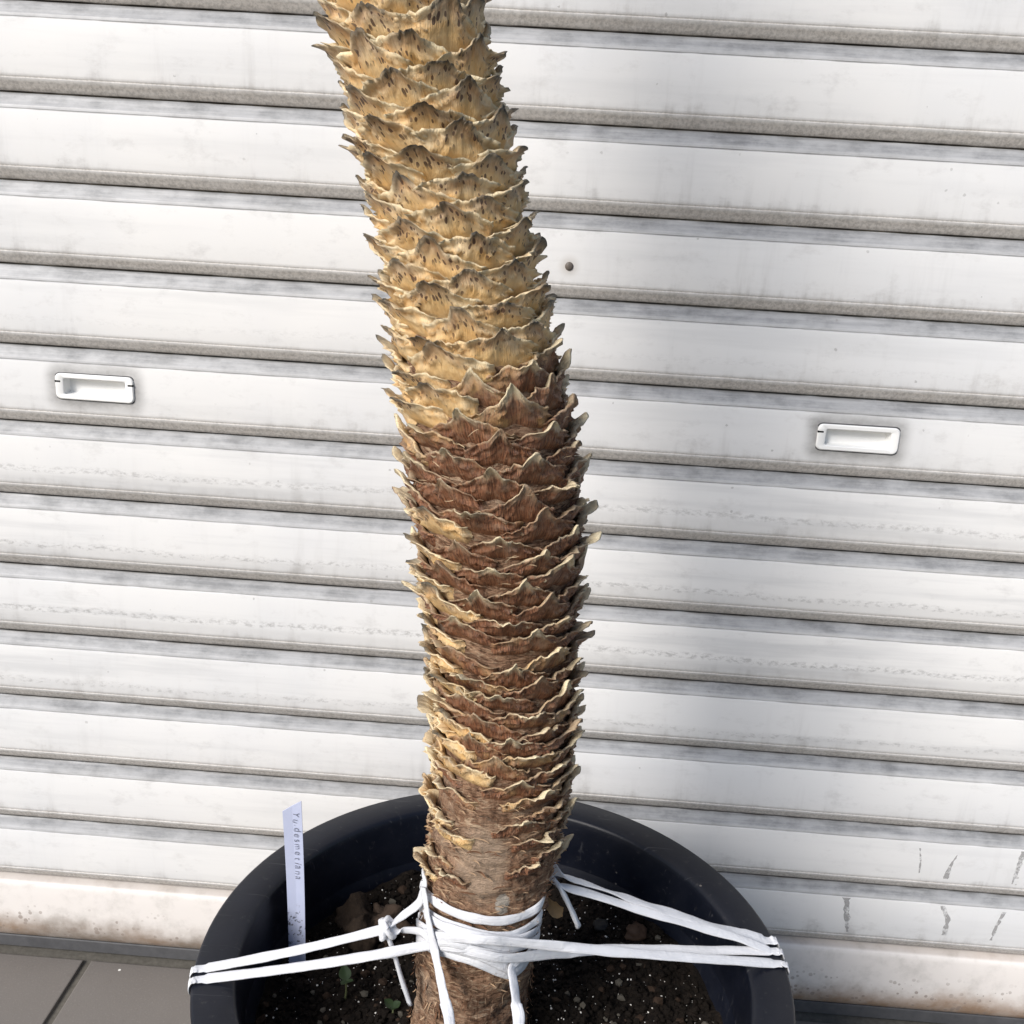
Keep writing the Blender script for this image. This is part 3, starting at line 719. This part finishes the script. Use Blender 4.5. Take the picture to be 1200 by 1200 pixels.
def cord(name, pts, wd=CW, th=CT, roll=0.0, seed=0, n=8, twist=.35, taper_end=False):
    Q = catmull([Vector(p) for p in pts], n); V, F, U = [], [], []; m = 12; Ls = 0
    axis = Vector((trunk_s(.38)[0], TY, 0))
    for k, p in enumerate(Q):
        tg = (Q[min(k+1, len(Q)-1)]-Q[max(k-1, 0)]).normalized()
        nr = Vector((p.x-axis.x, p.y-axis.y, .0)); 
        if nr.length > .075: nr = (nr.normalized()*.25+(CAM-p).normalized()*.4+Vector((0, 0, .55)))   # off the trunk the tape lies face up
        rp = Vector((p.x-PC.x, p.y-PC.y, 0))
        if rp.length > .219 and name != 'wrap':
            kk = sm(.224, .2303, rp.length) if p.z > RZ-.004 else 1.0
            nr = rp.normalized()*kk+Vector((0, 0, 1))*(1-kk)
        nr = nr.normalized(); sd = tg.cross(nr).normalized(); nr = sd.cross(tg).normalized()
        rl = (roll if rp.length < .2 else 0)+(twist if rp.length < .2 else twist*.2)*noise.noise((k*.13, seed*7.7, 2)); w_ = wd*(1+.16*noise.noise((k*.22, seed*3.3, 6))); t_ = th*(1+.25*noise.noise((k*.2, seed*5.1, 9)))*(1-.45*sm(.19, .222, rp.length))
        if taper_end and k > len(Q)-3: w_ *= .8
        for i in range(m):
            a = 6.2832*i/m; ex = math.copysign(abs(math.cos(a))**.75, math.cos(a)); ey = math.copysign(abs(math.sin(a))**.85, math.sin(a))
            u_, v_ = ex*w_, ey*t_
            uu = u_*math.cos(rl)-v_*math.sin(rl); vv = u_*math.sin(rl)+v_*math.cos(rl)
            q = p+sd*uu+nr*vv; V.append(q-TOFF); U.append((i/m, Ls))
        if k+1 < len(Q): Ls += (Q[k+1]-p).length
    N = len(Q)
    for k in range(N-1):
        for i in range(m): j = (i+1) % m; F.append((k*m+i, k*m+j, (k+1)*m+j, (k+1)*m+i))
    F.append(tuple(range(m))[::-1]); F.append(tuple((N-1)*m+i for i in range(m)))
    o = obj(name, V, F, MC, tie); me = o.data
    uv = me.uv_layers.new(name='UVMap'); vi = [0]*len(me.loops); me.loops.foreach_get('vertex_index', vi); uv.data.foreach_set('uv', [x for q in vi for x in U[q]])
    return o
def wrap_back(x0z, x1z, off, n=7):
    """points behind the trunk from the right side round to the left side"""
    out = []
    for k in range(n+1):
        t = k/n; a = math.pi*t; z = x0z+(x1z-x0z)*t; out.append(cyl(a, z, off))
    return out
# attach points on the rim
def over_rim(px, py, dz=.020):
    """from the top of the rim over its outer edge and down the outside"""
    p = on_z(px, py, RZ+.003); d = Vector((p.x-PC.x, p.y-PC.y, 0)).normalized()
    s_ = 1 if d.x > 0 else -1; O = Vector((PC.x, PC.y, 0)); rt = lambda k: Matrix.Rotation(s_*R(k), 3, 'Z') @ d
    Z = lambda k: Vector((0, 0, RZ+k))
    e = O+d*.2205+Z(.0018); f = O+d*.2272+Z(.0016); g = O+d*.2303+Z(-.0004); h = O+rt(.6)*.2306+Z(-.008); i_ = O+rt(4)*.2286+Z(-.026)
    return [e, f, g, h, i_]
def line(a, b, n=3, sag=.0): return [a.lerp(b, k/(n+1)) - Vector((0, 0, sag*math.sin(math.pi*k/(n+1)))) for k in range(1, n+1)]
kn = on_z(456, 1083, .392); kn = tp(500, 1078, .004).lerp(on_z(224, 1136, RZ+.003), .17)
L1 = over_rim(226, 1134); L2 = over_rim(226, 1147)
R1 = over_rim(909, 1100); R2 = over_rim(913, 1113); R3 = over_rim(917, 1128)
# wraps round the trunk
cord('wrap', [tp(495, 1038, .004), tp(505, 1052, .003), tp(530, 1068, .003), tp(560, 1077, .003), tp(590, 1079, .003), tp(618, 1071, .003), tp(635, 1058, .003)] + wrap_back(.405, .415, .004)[1:], roll=.05, seed=1)
cord('wrap', [tp(492, 1060, .004), tp(510, 1075, .004), tp(540, 1088, .004), tp(570, 1096, .0045), tp(600, 1096, .0035), tp(622, 1084, .003), tp(634, 1072, .003)] + wrap_back(.396, .402, .003)[1:], seed=2)
cord('wrap', [tp(489, 1082, .004), tp(505, 1092, .005), tp(540, 1101, .005), tp(570, 1110, .0035), tp(600, 1112, .003), tp(622, 1104, .003), tp(631, 1096, .003)] + wrap_back(.380, .386, .003)[1:], seed=3)
cord('wrap', [tp(489, 1100, .004), tp(505, 1111, .004), tp(530, 1119, .004), tp(560, 1128, .004), tp(588, 1140, .0035), tp(603, 1140, .0035), tp(616, 1128, .003), tp(626, 1112, .003)] + wrap_back(.366, .375, .003)[1:], seed=4)
cord('wrap', [tp(490, 1098, .001), tp(505, 1106, .0055), tp(530, 1112, .006), tp(560, 1120, .006), tp(585, 1130, .005), tp(603, 1136, .005), tp(616, 1122, .004), tp(628, 1104, .003)], seed=5)
cord('wrap', [tp(498, 1072, .007), tp(520, 1086, .007), tp(548, 1094, .008), tp(575, 1100, .007), tp(605, 1102, .006), tp(626, 1092, .004), tp(634, 1082, .001)], seed=12)
# left strands
cord('strand', [kn]+line(kn, L1[0], 4, .002)+L1, seed=6)
a = tp(502, 1108, .007)
cord('strand', [tp(600, 1122, .004), tp(575, 1118, .006), tp(548, 1112, .0075), tp(520, 1109, .008), a]+line(a, L2[0], 4, .002)+L2, seed=7)
cord('strand', [kn, kn.lerp(tp(490, 1064, .006), .55)+Vector((0, 0, .002)), tp(491, 1058, .007), tp(496, 1042, .006), tp(498, 1030, .005), cyl(R(168), .423, .003), cyl(R(120), .425, .003), cyl(R(60), .427, .003), cyl(R(15), .429, .004)], wd=.0040, th=.0014, seed=8)
cord('strand', [kn+Vector((.001, -.003, -.001)), kn.lerp(tp(492, 1092, .006), .5), tp(493, 1092, .007), tp(505, 1103, .008), tp(530, 1106, .009), tp(555, 1112, .006), tp(580, 1120, .001)], wd=.0032, seed=9)
# right strands
b = tp(600, 1104, .009)
cord('strand', [tp(489, 1088, .003), tp(500, 1094, .006), tp(515, 1098, .0085), tp(545, 1100, .010), tp(575, 1102, .010), b]+line(b, R3[0], 5, .001)+R3, seed=10, wd=.0040)
b2 = tp(592, 1123, .008)
cord('strand', [tp(505, 1104, .004), tp(530, 1110, .0065), tp(560, 1117, .008), b2]+line(b2, on_z(712, 1112, .366), 2)+[on_z(712, 1112, .366)]+line(on_z(712, 1112, .366), R2[0], 3)+R2, seed=11, wd=.0040)
c = cyl(R(18), .431, .004); cc = on_y(652, 1022, TY+.012)
cord('strand', [cyl(R(70), .433, .004), cyl(R(40), .432, .005), cc]+line(cc, R1[0], 5, .003)+R1, seed=13, wd=.0050, th=.0011, roll=.5, twist=.7)
c2 = on_y(651, 1034, TY+.008)
cord('strand', [cyl(R(80), .424, .004), cyl(R(40), .424, .005), c2]+line(c2, R2[0]+Vector((0, .004, .001)), 5, .002)+R2, seed=14)
# vertical strands to the front of the rim
fr1 = Vector((PC.x-.012, PC.y-.2262, RZ+.003)); fr2 = Vector((PC.x+.018, PC.y-.2256, RZ+.003))
def front_over(p): return [p, p+Vector((0, -.005, -.006)), p+Vector((0, -.004, -.024)), p+Vector((0, .0, -.05))]
cord('strand', [tp(496, 1040, .009), tp(500, 1066, .009), tp(505, 1095, .011), tp(510, 1118, .011)]+line(tp(510, 1118, .011), on_y(527, 1200, TY-.085), 2)+[on_y(527, 1200, TY-.085)]+line(on_y(527, 1200, TY-.085), fr1, 2)+front_over(fr1), seed=15, wd=.0038)
e0 = tp(600, 1134, .008)
cord('strand', [tp(608, 1124, .006), e0]+line(e0, on_y(608, 1200, TY-.080), 2)+[on_y(608, 1200, TY-.080)]+line(on_y(608, 1200, TY-.080), fr2, 2)+front_over(fr2), seed=16, wd=.0042)
# knot and loose ends
V, F = [], []
ka = (L1[0]-kn).normalized(); k1 = ka.cross(fwd).normalized(); k2 = ka.cross(k1).normalized()
kp = [kn+ka*(.0042*math.cos(a*.5+.4)) + (k1*math.cos(a)*1.15+k2*math.sin(a))*.0052 for a in (k*.55 for k in range(27))]
cord('knot', [kn+ka*.004]+kp+[kn-ka*.003-k1*.002], wd=.0029, th=.0020, seed=17, n=4, twist=.8)
t1 = on_y(480, 1176, kn.y-.004)
cord('loose_end', [kn+u2*-.003, kn.lerp(t1, .3), kn.lerp(t1, .65)-u2*.001, t1], wd=.0038, th=.0018, seed=18)
c3 = on_y(651, 1033, TY+.008); y3 = TY+.004
cord('loose_end', [c3+Vector((-.006, .004, .002)), c3, on_y(660, 1047, y3), on_y(668, 1063, y3), on_y(678, 1086, y3)], wd=.0034, th=.0018, seed=19, taper_end=True)

# ================================================================== PLANT LABEL
bt = on_z(349, 1138, SZ); top_y = bt.y+.004
tl = on_y(331, 951, top_y); trr = on_y(353, 939, top_y); bl = on_y(339, 1139, bt.y); br = on_y(358, 1138, bt.y)
lab = empty('plant_label', bt); tag(lab, 'white plastic plant label with handwriting stuck in the soil by the pot wall', 'plant label')
ml = mat_label(); V, F = [], []
n = 14
for k in range(n+1):
    t = k/n
    l = bl.lerp(tl, t); r_ = br.lerp(trr, t); bow = .003*math.sin(math.pi*t)
    if t > .995: pass
    for f in (0, 1):
        for s in (0, .5, 1):
            p = l.lerp(r_, s)+Vector((0, bow + (.0009 if f else 0) + (.0006 if s == .5 else 0), 0)); V.append(p-bt)
def idx(k, f, s): return k*6+f*3+s
for k in range(n):
    for s in (0, 1):
        F.append((idx(k, 0, s), idx(k, 0, s+1), idx(k+1, 0, s+1), idx(k+1, 0, s))); F.append((idx(k, 1, s+1), idx(k, 1, s), idx(k+1, 1, s), idx(k+1, 1, s+1)))
    F.append((idx(k, 1, 0), idx(k, 0, 0), idx(k+1, 0, 0), idx(k+1, 1, 0))); F.append((idx(k, 0, 2), idx(k, 1, 2), idx(k+1, 1, 2), idx(k+1, 0, 2)))
for s in (0, 1): F.append((idx(n, 0, s), idx(n, 0, s+1), idx(n, 1, s+1), idx(n, 1, s)))
bobj_ = obj('label_blade', V, F, ml, lab, smooth=False)
MINK = mat_plain('black_ink', (.10, .105, .14), .7, .2, .2)
# handwriting runs down the blade, letters lying on their side
txt = 'Yu.desmetiana'; g = random.Random(3)
axd = ((bl+br)/2-(tl+trr)/2).normalized(); acr = (trr-tl); acr = (acr-axd*acr.dot(axd)).normalized()
Lb = ((tl+trr)/2-(bl+br)/2).length; Wb = (trr-tl).length
V, F = [], []
pen = .006
for ch in txt:
    cu = bpy.data.curves.new('t', 'FONT'); cu.body = ch; cu.size = .0082*g.uniform(.85, 1.12); cu.resolution_u = 3; cu.offset = -.00012; cu.shear = .12*g.uniform(.3, 1)
    ob = bpy.data.objects.new('t', cu); col.objects.link(ob); bpy.context.view_layer.update()
    me = bpy.data.meshes.new_from_object(ob.evaluated_get(bpy.context.evaluated_depsgraph_get()))
    rot = g.uniform(-.28, .2); b = len(V); xm = max([v.co.x for v in me.vertices] or [0.001])
    for v in me.vertices:
        x, y = v.co.x, v.co.y; x, y = x*math.cos(rot)-y*math.sin(rot), x*math.sin(rot)+y*math.cos(rot)
        d = pen+x; t = 1-d/Lb
        # letters sit towards the right-hand edge of the blade
        q = (bl.lerp(tl, t)).lerp(br.lerp(trr, t), .62-.10*d/Lb) + acr*(y-.001)
        q.y += .003*math.sin(math.pi*t) - .0004
        V.append(q-bt)
    for p in me.polygons: F.append(tuple(b+i for i in p.vertices))
    pen += xm+.0016*g.uniform(.7, 1.3)
    bpy.data.objects.remove(ob); bpy.data.curves.remove(cu); bpy.data.meshes.remove(me)
obj('lettering', V, F, MINK, lab, smooth=False)
